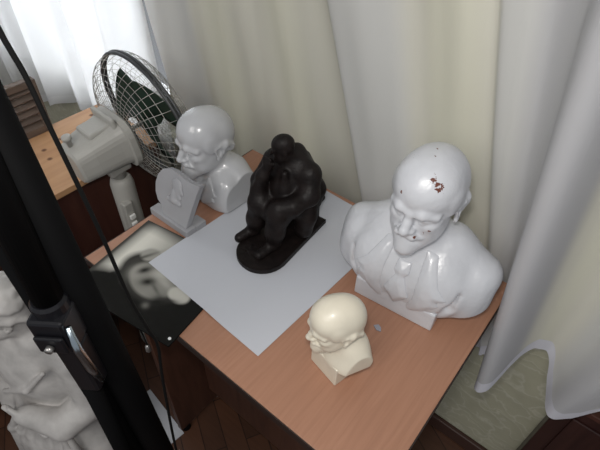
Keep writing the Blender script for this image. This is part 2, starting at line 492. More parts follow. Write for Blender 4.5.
def sculpt_head(v, hair=True, brow=1.0, ears=True):
    """a bald, bearded man's head, chin z -.5, crown z +.5, facing -Y (unit = head height)"""
    v.ell((0, .05, .16), (.312, .372, .335), .05)
    v.ell((0, -.10, .20), (.275, .27, .27), .12)
    v.ell((0, .17, .06), (.28, .27, .30), .10)
    v.ell((0, -.12, -.15), (.25, .235, .30), .10)
    v.ell((0, -.03, -.2), (.262, .23, .25), .08)
    for s in (-1, 1):
        v.ell((s * .165, -.225, -.085), (.085, .10, .075), .07)           # cheekbones
        v.ell((s * .15, -.18, -.25), (.09, .12, .13), .08)
        v.ell((s * .27, -.05, .10), (.06, .12, .14), .06)                 # temples
    # brow ridge
    for s in (-1, 1):
        v.path([(s * .022, -.350, .050), (s * .11, -.345, .082), (s * .215, -.265, .045)], [.034, .040, .034], .06)
    # sockets and eyes
    for s in (-1, 1):
        v.ell((s * .115, -.375, -.005), (.088, .070, .048), .04, '-')
        v.ell((s * .115, -.285, -.010), (.062, .055, .042), .02)
        v.path([(s * .055, -.325, -.005), (s * .115, -.342, .018), (s * .175, -.30, -.005)], [.012, .016, .012], .015)   # upper lid
        v.path([(s * .06, -.318, -.028), (s * .115, -.33, -.042), (s * .17, -.295, -.025)], [.009, .012, .009], .015)
    # nose
    v.path([(0, -.335, .05), (0, -.385, -.04), (0, -.432, -.115)], [.034, .042, .054], .035)
    for s in (-1, 1):
        v.ell((s * .052, -.385, -.128), (.038, .048, .034), .022)
    v.ell((0, -.36, -.20), (.07, .05, .05), .05)
    # moustache, lips and small beard
    for s in (-1, 1):
        v.path([(s * .008, -.40, -.178), (s * .07, -.385, -.197), (s * .135, -.325, -.235)], [.036, .040, .022], .018)
    v.path([(-.08, -.335, -.222), (0, -.372, -.220), (.08, -.335, -.222)], [.010, .012, .010], .012, '-')
    v.path([(-.055, -.345, -.252), (0, -.375, -.254), (.055, -.345, -.252)], [.018, .024, .018], .018)
    v.path([(-.06, -.34, -.292), (0, -.37, -.296), (.06, -.34, -.292)], [.012, .016, .012], .03, '-')
    v.ell((0, -.27, -.36), (.165, .125, .115), .07)
    v.path([(0, -.325, -.345), (0, -.33, -.42), (0, -.305, -.465)], [.095, .10, .07], .05)
    for s in (-1, 1):
        v.path([(s * .07, -.33, -.34), (s * .06, -.335, -.46)], [.04, .035], .03)
    # ears
    if ears:
        for s in (-1, 1):
            R = rot(s * .35, .18, 0)
            v.ell((s * .312, .03, -.045), (.032, .075, .125), .02, '+', R)
            v.ell((s * .338, .005, -.03), (.022, .042, .07), .02, '-', R)
            v.ell((s * .32, -.005, -.145), (.022, .028, .035), .02)
            v.path([(s * .325, .09, -.09), (s * .34, .10, .0), (s * .338, .04, .065), (s * .325, -.035, .03)], [.014, .018, .017, .014], .012)
    if hair:
        for s in (-1, 1):
            v.path([(s * .30, .0, .09), (s * .315, .14, .04), (s * .27, .28, -.06)], [.020, .032, .03], .06)
        v.path([(-.21, .27, -.12), (0, .36, -.14), (.21, .27, -.12)], [.05, .05, .05], .08)
    # neck
    v.cap((0, .06, -.25), (0, .10, -.72), .215, .235, .08)

# ------------------------------------------------------------------ camera
CAM = Vector((.70753, -.22896, 1.457))
MR = ((.77551855, .63086439, .02410599), (.45411107, -.53089677, -.71549406), (-.43858193, .56582571, -.6982028))
cam_d = bpy.data.cameras.new('camera'); cam = bpy.data.objects.new('camera', cam_d); COL.objects.link(cam)
mw = Matrix(((MR[0][0], -MR[1][0], -MR[2][0], CAM.x), (MR[0][1], -MR[1][1], -MR[2][1], CAM.y), (MR[0][2], -MR[1][2], -MR[2][2], CAM.z), (0, 0, 0, 1)))
cam.matrix_world = mw
cam_d.sensor_width = 36; cam_d.lens = 478.6 / 600 * 36; cam_d.clip_start = .02
SC.camera = cam
RIGHT = Vector(MR[0]); UP = -Vector(MR[1]); FWD = Vector(MR[2])

# ------------------------------------------------------------------ setting
YW = .545                      # face of the back wall
WX = -.40                      # right edge of the window opening
def struct(o): o['kind'] = 'structure'; return o
struct(box('floor', (-2.6, -1.6, -.05), (2.2, 1.0, 0), M_floor))
bm = bmesh.new()
add_box(bm, (WX, YW, 0), (2.2, YW + .2, 2.6)); add_box(bm, (-2.6, YW, 0), (WX, YW + .2, .56)); add_box(bm, (-2.6, YW, 2.2), (WX, YW + .2, 2.6)); add_box(bm, (-2.6, YW, .56), (-2.3, YW + .2, 2.2))
struct(bm_obj('wall_back', bm, M_wall))
struct(box('baseboard_back', (.05, YW - .016, 0), (2.2, YW - .0005, .055), M_basebd, bev=.004))
w = bpy.data.objects.new('window_1', None); COL.objects.link(w); w.location = (-1.35, YW + .1, .56); struct(w)
bm = bmesh.new()
for (a, b) in (((-.95, -.04, 0), (.95, .04, .07)), ((-.95, -.04, 1.57), (.95, .04, 1.64)), ((-.95, -.04, .07), (-.88, .04, 1.57)), ((.88, -.04, .07), (.95, .04, 1.57)), ((-.05, -.04, .07), (.05, .04, 1.57))):
    add_box(bm, a, b, .006)
bm_obj('window_frame', bm, M_frame, w)
m, nt, p, out = new_mat('window_glass'); p.inputs['Transmission Weight'].default_value = 1; p.inputs['Roughness'].default_value = 0; p.inputs['IOR'].default_value = 1.05
M_glass = m
bm = bmesh.new(); add_box(bm, (-.88, -.004, .07), (-.05, .004, 1.57)); bm_obj('window_pane', bm, M_glass, w)
bm = bmesh.new(); add_box(bm, (.05, -.004, .07), (.88, .004, 1.57)); bm_obj('window_pane', bm, M_glass, w)

# ------------------------------------------------------------------ desk
desk = thing('school_desk', 'small wood-effect desk carrying the busts, with dark edges and panels below', 'desk', (0, 0, 0))
bm = bmesh.new(); add_box(bm, (.0015, .0015, .732), (.6735, .478, .75), .001)
bm_obj('desk_top', bm, M_desk, desk)
bm = bmesh.new()
add_box(bm, (0, -.0005, .7315), (.675, .0014, .7495)); add_box(bm, (-.0005, .0015, .7315), (.0014, .478, .7495)); add_box(bm, (.6736, .0015, .7315), (.6755, .478, .7495))
bm_obj('edge_band', bm, M_edge, desk)
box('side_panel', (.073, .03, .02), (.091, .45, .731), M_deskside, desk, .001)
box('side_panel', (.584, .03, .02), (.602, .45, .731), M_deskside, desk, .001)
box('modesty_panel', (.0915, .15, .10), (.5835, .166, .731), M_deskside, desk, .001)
for x in (.073, .584):
    for y in (.05, .40):
        bm = bmesh.new(); add_lathe(bm, [(.014, 0), (.014, .021)], 16, Matrix.Translation((x + .009, y, 0))); bm_obj('foot', bm, M_black, desk)

# ------------------------------------------------------------------ low cabinet under the window
cab = thing('low_cabinet', 'low cabinet with knotty plywood top and dark red-brown front, behind the fan', 'cabinet', (-.53, 0, 0))
box('cabinet_top', (-.112, -.75, .632), (.19, .44, .65), M_ply, cab, .0015)
box('front_panel', (.162, -.75, .10), (.18, .435, .6315), M_maroon, cab, .001)
box('back_panel', (-.108, -.75, .10), (-.09, .435, .6315), M_maroon, cab, .001)
box('end_panel', (-.0895, .417, .10), (.1615, .435, .6315), M_maroon, cab, .001)
box('end_panel', (-.0895, -.75, .10), (.1615, -.732, .6315), M_maroon, cab, .001)
for x in (-.08, .15):
    for y in (-.70, .40):
        box('leg', (x - .02, y - .02, 0), (x + .02, y + .02, .0995), M_darkwood, cab, .002)

lv = thing('louvred_panel', 'brown slatted louvre panel standing at the far edge of the plywood top', 'louvre panel', (-.628, 0, .65))
LY0, LY1, LZ = .150, .268, .160
bm = bmesh.new()
add_box(bm, (-.012, LY0, 0), (.012, LY0 + .03, LZ), .002); add_box(bm, (-.012, LY1 - .022, 0), (.012, LY1, LZ), .002)
add_box(bm, (-.012, LY0 + .03, 0), (.012, LY1 - .022, .02), .002); add_box(bm, (-.012, LY0 + .03, LZ - .02), (.012, LY1 - .022, LZ), .002)
bm_obj('louvre_frame', bm, M_louvre, lv)
bm = bmesh.new()
for i in range(6):
    z = .028 + i * .0215
    mt = Matrix.Translation((0, (LY0 + LY1) / 2, z)) @ Matrix.Rotation(math.radians(38), 4, 'Y')
    add_box(bm, (-.013, -(LY1 - LY0) / 2 + .03, -.0025), (.013, (LY1 - LY0) / 2 - .022, .0025), 0, mt)
bm_obj('slats', bm, M_louvre, lv)

# dark panel by the wall at the right
dp = thing('dark_wooden_cupboard', 'dark brown polished wooden cupboard against the wall at right, below curtain hem', 'cupboard', (1.2, YW - .03, 0))
box('carcass', (-.333, -.012, 0), (.40, .028, .49), M_darkwood, dp, .003)
box('top_board', (-.336, -.016, .4905), (.403, .028, .505), M_maroon, dp, .002)
box('door', (-.30, -.018, .03), (.0, -.0125, .46), M_darkwood, dp, .002)
box('door', (.01, -.018, .03), (.38, -.0125, .46), M_darkwood, dp, .002)

# ------------------------------------------------------------------ curtains
def curtain(name, cols, z0f, z1, nz, colf, mat, label, hem_mat, sub=6):
    """cols: list of (x at z=1.25, x at z=.6, y); interpolated smoothly; z0f(xbot) gives the hem height"""
    C_ = np.array(cols, float); n = len(C_)
    t = np.linspace(0, n - 1, (n - 1) * sub + 1)
    def cr(a):                                   # Catmull-Rom
        o = []
        for q in t:
            i = min(int(q), n - 2); f = q - i
            p0, p1, p2, p3 = a[max(i - 1, 0)], a[i], a[i + 1], a[min(i + 2, n - 1)]
            o.append(.5 * (2 * p1 + (p2 - p0) * f + (2 * p0 - 5 * p1 + 4 * p2 - p3) * f * f + (3 * p1 - p0 - 3 * p2 + p3) * f ** 3))
        return np.array(o)
    xt, xb, yy = cr(C_[:, 0]), cr(C_[:, 1]), cr(C_[:, 2])
    nu = len(t)
    V = []; colr = []
    for j in range(nz + 1):
        f = j / nz
        for i in range(nu):
            z0 = z0f(xb[i])
            z = z0 + (z1 - z0) * f
            s = (1.25 - z) / .65
            s = s if s > 0 else s * .45
            x = xt[i] + (xb[i] - xt[i]) * s
            y = yy[i] + .0022 * math.sin(31 * xb[i] + 9 * z) + .0015 * math.sin(83 * xb[i] - 6 * z)
            V.append((x, y, z)); colr.append(colf(t[i], x, z, (z - z0)))
    F_ = [(j * nu + i, j * nu + i + 1, (j + 1) * nu + i + 1, (j + 1) * nu + i) for j in range(nz) for i in range(nu - 1)]
    o = mesh_obj(name, V, F_, mat)
    at = o.data.color_attributes.new('tint', 'FLOAT_COLOR', 'POINT')
    at.data.foreach_set('color', np.array([(*c, 1) for c in colr], np.float32).ravel())
    # the sewn hem: a second strip of cloth just in front of the lower edge
    hv = []; hc = []
    for j in range(4):
        for i in range(nu):
            x, y, z = V[i]
            dz = .001 + .032 * j / 3
            f = dz / (z1 - z)
            s0 = V[nz * nu + i]
            hv.append((x + (s0[0] - x) * f, y - .0012, z + dz - .002)); hc.append((.74, .74, .80, 1))
    hf = [(j * nu + i, j * nu + i + 1, (j + 1) * nu + i + 1, (j + 1) * nu + i) for j in range(3) for i in range(nu - 1)]
    h = mesh_obj('hem', hv, hf, hem_mat, o)
    at = h.data.color_attributes.new('tint', 'FLOAT_COLOR', 'POINT')
    at.data.foreach_set('color', np.array(hc, np.float32).ravel())
    return tag(o, label, 'curtain')

M_sheer = cloth('sheer_curtain', (.6, .6, .58), .11, .35, 'tint')
M_white = cloth('white_voile', (.8, .8, .8), .10, .75)
M_hem = cloth('curtain_hem', (.6, .6, .66), .0, .25, 'tint')
M_whitehem = cloth('voile_hem', (.8, .8, .8), .02, .6)

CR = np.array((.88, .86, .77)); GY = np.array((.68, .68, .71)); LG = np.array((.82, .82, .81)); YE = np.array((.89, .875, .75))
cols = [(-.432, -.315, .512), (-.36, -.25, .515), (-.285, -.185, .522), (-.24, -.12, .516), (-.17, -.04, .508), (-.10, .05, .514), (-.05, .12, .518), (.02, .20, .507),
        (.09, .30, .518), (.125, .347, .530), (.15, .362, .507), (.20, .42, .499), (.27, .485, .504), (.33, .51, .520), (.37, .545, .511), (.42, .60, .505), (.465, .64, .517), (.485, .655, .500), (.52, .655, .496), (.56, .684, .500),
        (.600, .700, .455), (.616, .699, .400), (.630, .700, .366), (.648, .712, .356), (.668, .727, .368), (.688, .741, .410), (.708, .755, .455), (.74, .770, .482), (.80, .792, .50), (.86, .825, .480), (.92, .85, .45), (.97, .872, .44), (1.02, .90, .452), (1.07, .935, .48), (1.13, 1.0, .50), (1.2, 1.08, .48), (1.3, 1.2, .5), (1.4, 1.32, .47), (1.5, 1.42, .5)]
tint = [LG * 1.08, LG * 1.08, LG, CR, YE, CR * .92, CR, YE, CR * .85, CR * .7, LG, LG, LG, CR, YE, YE, CR, LG, LG, GY, GY, GY * .93, GY * .93, GY * .93, GY * .9, GY * .85, CR, YE, CR, LG, GY, GY, GY, CR, YE, GY, GY, CR, GY]  # tones painted per fold: wall showing through, doubled cloth, shade in the deep crease
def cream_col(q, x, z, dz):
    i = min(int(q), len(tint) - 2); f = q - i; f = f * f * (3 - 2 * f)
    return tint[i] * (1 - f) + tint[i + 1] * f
HX = [-.5, .30, .60, .655, .684, .6985, .700, .712, .727, .735, .742, .750, .764, .785, .80, .813, .828, .843, .86, .878, .90, .94, 1.1, 1.5]
HZ = [.50, .50, .485, .485, .50, .545, .562, .564, .572, .592, .613, .625, .632, .618, .592, .555, .528, .512, .504, .503, .52, .60, .62, .6]
def hem_z(x): return float(np.interp(x, HX, HZ))
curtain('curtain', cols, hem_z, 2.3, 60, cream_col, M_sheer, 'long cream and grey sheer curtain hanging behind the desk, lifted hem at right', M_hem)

wc = []
xx = -2.1; k = 0
while xx < -.44:
    wc.append((xx, xx + .015 * math.sin(k), .495 + (.026 if k % 2 else -.026) * (1 + .3 * math.sin(k * 2.1)))); xx += .085 + .03 * math.sin(k * 1.7); k += 1
wc.append((-.425, -.40, .522))
def white_hem(x): return float(np.interp(x, [-2.1, -1.36, -1.1, -.93, -.80, -.68, -.55, -.4], [.22, .36, .45, .515, .525, .50, .50, .50])) + .006 * math.sin(x * 40)
curtain('voile_curtain', wc, white_hem, 2.3, 40, lambda q, x, z, dz: (.8, .8, .8), M_white, 'white translucent curtain glowing in the window behind the fan', M_whitehem, sub=5)

# ------------------------------------------------------------------ paper, portrait, chip
T_ = Vector((.014, .145)); e1 = Vector((.989, .147)); e2 = Vector((.147, -.989))
PW, PH = .240, .207
port = thing('portrait_print', 'black-and-white portrait print of a bearded man overhanging the desk corner', 'picture', (T_.x, T_.y, .7505))
def blob(u, v, cu, cv, su, sv, a=0.0):
    du, dv = u - cu, v - cv
    c, s_ = math.cos(a), math.sin(a)
    x, y = du * c + dv * s_, -du * s_ + dv * c
    return np.exp(-((x / su) ** 2 + (y / sv) ** 2))
def paint(u, v):
    """u runs along e1 (0-1), v along e2 (0-1); the sitter's head points to low u"""
    g = np.full(u.shape, .010)
    bd = .74 - 1.0 * np.clip(u - .16, 0, 1) - .10 * np.sin(u * 7)
    bg = np.clip((bd - v) * 9 + .5, 0, 1) * np.clip(1.35 - 2.0 * u, .0, 1)
    bg *= np.clip(v * 7, 0, 1) ** .7 * np.clip(.12 + u * 7, 0, 1)
    g = g + .62 * bg
    edge = np.exp(-((u - .01) / .02) ** 2)
    def over(g, m, val): m = np.clip(m, 0, 1); return g * (1 - m) + val * m
    sm = lambda m, t, w: np.clip((m - t) / w + .5, 0, 1)
    g = over(g, sm(blob(u, v, .46, .54, .33, .25, .35), .42, .16), .035)       # cap and hair
    g = over(g, sm(blob(u, v, .30, .34, .09, .10, .6), .5, .25), .30)            # cap band
    g = over(g, .8 * blob(u, v, .27, .40, .018, .14, .5), .05)
    g = over(g, sm(blob(u, v, .50, .56, .235, .185, .35), .42, .14), .22)       # face
    g = over(g, .8 * blob(u, v, .33, .56, .06, .08), .34)
    g = over(g, .9 * blob(u, v, .52, .47, .085, .07), .42)
    g = over(g, .97 * blob(u, v, .375, .51, .034, .066, .55), .008)              # brows and eyes
    g = over(g, .97 * blob(u, v, .480, .595, .042, .066, .8), .008)
    g = over(g, .8 * blob(u, v, .575, .62, .085, .018, .5), .09)                 # nose shade
    g = over(g, .8 * blob(u, v, .60, .53, .08, .03, .3), .36)
    g = over(g, .95 * blob(u, v, .675, .715, .055, .07, .4), .015)               # moustache
    g = over(g, .8 * blob(u, v, .62, .80, .03, .03), .15)
    g = over(g, sm(blob(u, v, .77, .565, .115, .095, .2), .5, .2), .46)          # beard and collar
    g = over(g, .85 * blob(u, v, .735, .655, .09, .022, -.35), .03)
    g = over(g, .8 * blob(u, v, .86, .46, .05, .05), .04)
    g = over(g, edge, .05)
    return g
nu, nv = 150, 130
uu, vv = np.meshgrid(np.linspace(0, 1, nu), np.linspace(0, 1, nv), indexing='ij')
gg = paint(uu, vv)
V = []; 
for i in range(nu):
    for j in range(nv):
        q = e1 * (uu[i, j] * PW) + e2 * (vv[i, j] * PH)
        V.append((q.x, q.y, .0032))
F_ = [(i * nv + j, i * nv + j + 1, (i + 1) * nv + j + 1, (i + 1) * nv + j) for i in range(nu - 1) for j in range(nv - 1)]
o = mesh_obj('printed_face', V, F_, vcol_mat('portrait_print_ink', 'ink', .6, 0), port)
at = o.data.color_attributes.new('ink', 'FLOAT_COLOR', 'POINT')
at.data.foreach_set('color', np.stack([gg * 1.02, gg, gg * .9, np.ones_like(gg)], -1).astype(np.float32).ravel())
bm = bmesh.new()
ang = math.atan2(e1.y, e1.x)
add_box(bm, (0, -PH, 0), (PW, 0, .003), 0, Matrix.Rotation(ang, 4, 'Z')); bm_obj('backing_board', bm, M_black, port)
bm = bmesh.new(); q = e1 * (PW - .008) + e2 * (PH - .012)
add_lathe(bm, [(.0028, 0), (.0028, .0015), (.001, .002)], 12, Matrix.Translation((q.x, q.y, .0034))); bm_obj('white_pin', bm, M_dot, port)

# paper sheet: lies over the portrait's edge and on the desk
pl = Vector((.110, .070)); pu = Vector((.9993, -.0395)); pv = Vector((.0395, .9993)); SW, SH = .297, .404
nu, nv = 50, 60
V = []
for i in range(nu):
    for j in range(nv):
        q = pl + pu * (SW * i / (nu - 1)) + pv * (SH * j / (nv - 1))
        # height over the print: the portrait's right and upper edges in its own frame
        r = q - T_; a = r.dot(e1) - PW; b = -r.dot(e2)
        dd = max(a, b, 0)
        z = .7508 + .0038 * math.exp(-(dd / .03) ** 2) + .0006
        V.append((q.x, q.y, z))
F_ = [(i * nv + j, (i + 1) * nv + j, (i + 1) * nv + j + 1, i * nv + j + 1) for i in range(nu - 1) for j in range(nv - 1)]
pp = mesh_obj('paper_sheet', V, F_, M_paper)
tag(pp, 'large white paper sheet under the dark seated figurine', 'paper')

bm = bmesh.new(); add_prism(bm, [(-.008, 0), (-.002, .007), (.005, .004), (.009, -.003), (.001, -.005)], 0, .0015, Matrix.Translation((.528, .232, .7502)) @ Matrix.Rotation(-PI / 2, 4, 'X') @ Matrix.Translation((0, -.0018, 0)))
tag(bm_obj('paint_flake', bm, M_chip), 'small grey flake lying on the desk near the large bust', 'flake')

# ------------------------------------------------------------------ large white bust
def make_big_bust():
    H = .156
    t = thing('portrait_bust', 'large glossy white bust of a bald bearded man with chipped forehead', 'bust', (.521, .340, .75), math.radians(5))
    HZ0 = .250                                    # head centre above the desk
    v = Vol((-.185, -.125, .010), (.185, .115, .335), .0018)
    v.frame((0, -.026, HZ0), rot(math.radians(-3), math.radians(6)), H); sculpt_head(v)
    v.frame((0, 0, HZ0), None, H)
    # shoulders, chest, upper arms of a jacketed torso
    v.path([(-.70, .12, -.93), (-.30, .10, -.76), (.30, .10, -.76), (.70, .12, -.93)], [.21, .25, .25, .21], .14)
    v.ell((0, .02, -1.20), (.78, .43, .60), .12)
    for s in (-1, 1):
        v.ell((s * .34, -.15, -1.12), (.36, .26, .40), .12)
        v.path([(s * .70, .10, -.99), (s * .715, .0, -1.45)], [.19, .195], .10)
        v.path([(s * .60, -.25, -1.0), (s * .57, -.33, -1.2), (s * .50, -.38, -1.42)], [.018, .020, .018], .08, '-')    # arm crease
        v.ell((s * .70, -.03, -1.15), (.19, .20, .36), .10)
    v.path([(-.24, .02, -.58), (-.18, -.17, -.70), (0, -.25, -.82), (.18, -.17, -.70), (.24, .02, -.58)], [.05, .055, .05, .055, .05], .04)   # shirt collar
    v.path([(-.34, .14, -.60), (-.30, -.12, -.76), (-.20, -.30, -1.0)], [.045, .05, .03], .04)       # jacket collar roll
    v.path([(.34, .14, -.60), (.30, -.12, -.76), (.20, -.30, -1.0)], [.045, .05, .03], .04)
    G = v.grid()
    X, Y, Z = G[..., 0], G[..., 1], G[..., 2]
    # the curved lower edge of the bust
    rise = .30 * np.clip((np.abs(X) - .40) / .55, 0, 2) ** 1.4
    cut = (-1.505 + rise) - Z
    backcut = Y - (.34 + .06 * np.cos(X * 1.6))
    v.F = np.maximum(v.F, np.where(Z < -.50, np.maximum(cut * .85, backcut * .9) * H, -9).astype(np.float32))
    V, Fc = v.mesh(); np_obj('sculpted_figure', V, Fc, M_bigbust, t)
    def shell(name, poly, th, mirror=1):
        d2 = poly_sd(X * mirror, Z, poly) * H
        th = th * (.25 + .75 * np.clip(-d2 / (.07 * H), 0, 1))
        F2 = np.maximum(np.maximum(v.F - th, np.maximum(d2 * .8, (Y + .02) * H)), -(v.F + .004)).astype(np.float32)
        V, Fc = v.mesh(F2); np_obj(name, V, Fc, M_bigbust, t, 3)
    lap = [(.16, -.62), (.29, -.66), (.42, -.93), (.54, -1.06), (.45, -1.10), (.48, -1.17), (.22, -1.49), (.10, -1.49), (.19, -1.20), (.19, -.95)]
    shell('coat_lapel', lap, .0042, 1); shell('coat_lapel', lap, .0042, -1)
    shell('necktie', [(-.075, -.80), (.075, -.80), (.09, -.92), (.055, -.97), (.155, -1.22), (.0, -1.46), (-.145, -1.22), (-.055, -.97), (-.09, -.92)], .0075)
    bm = bmesh.new(); add_box(bm, (-.076, -.062, 0), (.076, .07, .045), .003); bm_obj('pedestal', bm, M_bigbust, t)
    return t
make_big_bust()

# ------------------------------------------------------------------ pale grey bust at the back left
def make_grey_bust():
    H = .144
    t = thing('portrait_bust', 'pale grey glossy bust of a bald bearded man with straight-cut sides, beside the fan', 'bust', (.052, .305, .75), math.radians(-3))
    v = Vol((-.095, -.105, .0), (.095, .10, .235), .0017)
    v.frame((0, -.012, .1445), rot(math.radians(-8), math.radians(3)), H); sculpt_head(v)
    v.frame((0, 0, .140), None, H)
    v.path([(-.62, .18, -.66), (-.22, .15, -.52), (.22, .15, -.52), (.62, .18, -.66)], [.18, .24, .24, .18], .12)
    v.ell((0, .08, -.86), (.66, .42, .36), .12)
    for s in (-1, 1):
        v.ell((s * .30, -.08, -.80), (.32, .25, .40), .10)
    v.path([(-.26, .0, -.46), (-.18, -.20, -.56), (0, -.27, -.68), (.18, -.20, -.56), (.26, .0, -.46)], [.05, .05, .045, .05, .05], .04)
    G = v.grid(); X, Y, Z = G[..., 0], G[..., 1], G[..., 2]
    cut = np.maximum(np.abs(X) - .535 - .0 * Z, np.maximum(-(Z + .944), Y - .44))
    v.F = np.maximum(v.F, np.where(Z < -.30, cut * H, -9).astype(np.float32))
    V, Fc = v.mesh(); np_obj('sculpted_figure', V, Fc, M_bust1, t)
    def shell(name, poly, th, mirror=1):
        d2 = poly_sd(X * mirror, Z, poly) * H
        F2 = np.maximum(np.maximum(v.F - th, np.maximum(d2, (Y + .0) * H)), -(v.F + .003)).astype(np.float32)
        V, Fc = v.mesh(F2); np_obj(name, V, Fc, M_bust1, t)
    lap = [(.16, -.46), (.28, -.52), (.40, -.66), (.33, -.70), (.37, -.76), (.12, -.92), (.05, -.92), (.14, -.70)]
    shell('coat_lapel', lap, .0035, 1); shell('coat_lapel', lap, .0035, -1)
    shell('necktie', [(-.05, -.64), (.05, -.64), (.03, -.72), (.08, -.90), (-.08, -.90), (-.03, -.72)], .003)
    return t
make_grey_bust()

# ------------------------------------------------------------------ small cream bust
def make_small_bust():
    H = .101
    t = thing('portrait_bust', 'small cream bust of a bald man on a square base, at the desk front', 'bust', (.512, .133, .75), math.radians(-27))
    v = Vol((-.07, -.075, .012), (.07, .075, .182), .0012)
    v.frame((0, -.010, .1185), rot(math.radians(-6), math.radians(8)), H); sculpt_head(v)
    v.frame((0, 0, .1145), None, H)
    v.path([(-.44, .17, -.62), (-.15, .13, -.50), (.15, .13, -.50), (.44, .17, -.62)], [.18, .25, .25, .18], .12)
    v.ell((0, .07, -.74), (.52, .36, .34), .10)
    G = v.grid(); X, Y, Z = G[..., 0], G[..., 1], G[..., 2]
    cut = np.maximum(np.abs(X) - .455, np.maximum(-(Z + .80) + .10 * np.abs(X), Y - .37))
    v.F = np.maximum(v.F, np.where(Z < -.36, cut * H, -9).astype(np.float32))
    V, Fc = v.mesh(); np_obj('sculpted_figure', V, Fc, M_cream, t)
    bm = bmesh.new(); add_box(bm, (-.030, -.030, 0), (.030, .030, .046), .002, Matrix.Rotation(math.radians(14), 4, 'Z')); bm_obj('pedestal', bm, M_cream, t)
    return t
make_small_bust()

# ------------------------------------------------------------------ dark seated figurine
def make_figurine():
    t = thing('seated_figurine', 'dark brown figurine of a seated man leaning head on hand, on paper sheet', 'figurine', (.258, .280, .7522), math.radians(4))
    # base plate with rounded front
    pts = [(.052, .098), (.052, -.05)]
    for k in range(1, 16):
        a = -PI * k / 16
        pts.append((.052 * math.cos(a), -.05 + .052 * math.sin(a)))
    pts += [(-.052, -.05), (-.052, .098)]
    bm = bmesh.new(); add_prism(bm, [(x, -y) for x, y in pts], 0, .013, Matrix.Rotation(PI / 2, 4, 'X') )
    bmesh.ops.bevel(bm, geom=[e for e in bm.edges if abs(e.verts[0].co.z - e.verts[1].co.z) < 1e-5], offset=.0015, segments=2, affect='EDGES')
    bm_obj('base_plate', bm, M_bronze, t)
    v = Vol((-.056, -.06, .008), (.056, .10, .082), .0013)
    v.box((0, .062, .04), (.040, .030, .034), .004, .004)
    v.box((0, .064, .070), (.047, .035, .006), .004, .004)
    V, Fc = v.mesh(); np_obj('stone_seat', V, Fc, M_bronze, t)
    v = Vol((-.075, -.115, .008), (.075, .105, .23), .0013)
    k = .012
    # torso, slightly stooped, in a heavy coat
    v.ell((0, .052, .090), (.042, .034, .026), k)
    v.path([(0, .058, .09), (.001, .060, .125), (.002, .052, .152)], [.037, .037, .030], k)
    v.ell((0, .025, .115), (.034, .030, .040), .02)
    v.ell((.002, .046, .151), (.044, .027, .020), k)
    v.cap((-.034, .040, .153), (.038, .044, .150), .018, .018, k)
    v.path([(.034, .05, .10), (.040, .035, .06), (.040, .03, .03)], [.022, .020, .018], k)      # coat skirts over the seat
    v.path([(-.034, .05, .10), (-.040, .045, .06), (-.040, .04, .03)], [.022, .018, .016], k)
    v.path([(.002, .02, .10), (.002, -.0, .075)], [.022, .018], k)
    # head bowed onto the hand
    v.frame((-.005, .022, .198), rot(math.radians(-48), math.radians(14), 0), .051)
    v.ell((0, .05, .12), (.34, .41, .36), .06); v.ell((0, -.12, -.16), (.25, .25, .32), .1)
    v.ell((0, -.30, -.36), (.12, .12, .13), .06); v.path([(0, -.34, .05), (0, -.45, -.12)], [.04, .05], .04)
    v.path([(-.18, -.3, .07), (.18, -.3, .07)], [.05, .05], .05)
    for s in (-1, 1): v.ell((s * .32, .04, -.04), (.04, .08, .12), .03)
    v.frame()
    v.cap((-.002, .034, .178), (-.001, .042, .152), .016, .022, .014)
    v.path([(-.022, .040, .168), (0, .060, .174), (.024, .046, .166)], [.009, .011, .009], .012)          # coat collar
    # legs
    v.path([(-.018, .035, .084), (-.030, -.014, .090), (-.037, -.020, .050), (-.042, -.022, .024)], [.026, .022, .018, .013], k)    # right leg
    v.path([(-.043, -.020, .020), (-.053, -.056, .017)], [.0115, .0095], .008)
    v.path([(.020, .035, .084), (.018, -.022, .092), (.015, -.030, .052), (.013, -.032, .024)], [.026, .021, .0175, .013], k)
    v.ell((-.006, .0, .080), (.03, .03, .018), .015)        # left leg drawn back
    v.path([(.013, -.030, .020), (.006, -.070, .017)], [.0115, .0095], .008)
    # right arm: elbow on the thigh, hand at the chin
    v.path([(-.038, .038, .152), (-.045, .006, .120), (-.036, -.010, .112)], [.018, .016, .014], .01)
    v.path([(-.036, -.010, .112), (-.026, -.010, .148), (-.018, -.004, .170)], [.014, .0115, .009], .008)
    v.ell((-.017, -.003, .176), (.009, .009, .010), .005)
    for f in range(4):
        v.cap((-.023 + f * .004, -.008, .178), (-.023 + f * .0042, -.006, .189 - abs(f - 1.5) * .0015), .0026, .0022, .002)
    v.cap((-.010, -.003, .174), (-.004, -.006, .181), .003, .0024, .002)
    # left arm: forearm resting across the thigh
    v.path([(.042, .044, .150), (.050, .028, .118), (.040, -.008, .110), (.020, -.024, .110)], [.019, .018, .015, .011], .012)
    v.ell((.016, -.029, .107), (.010, .008, .007), .005)
    for f in range(4):
        v.cap((.012 + f * .001, -.030 - f * .0022, .109), (.000 + f * .001, -.031 - f * .003, .103 - f * .001), .0028, .0022, .002)
    v.cap((.016, -.024, .112), (.006, -.024, .113), .003, .0024, .002)
    # coat front edges and folds
    v.path([(.010, .008, .158), (.012, .006, .128), (.016, -.006, .106)], [.006, .007, .006], .008)
    v.path([(.038, .06, .14), (.046, .063, .11), (.044, .062, .08)], [.012, .014, .012], .012)
    v.path([(.0, .088, .15), (.004, .092, .12), (.002, .088, .09)], [.008, .010, .008], .012)
    V, Fc = v.mesh(); np_obj('sculpted_man', V, Fc, M_bronze, t).scale = (1.03, 1.0, 1.07)
    return t
make_figurine()

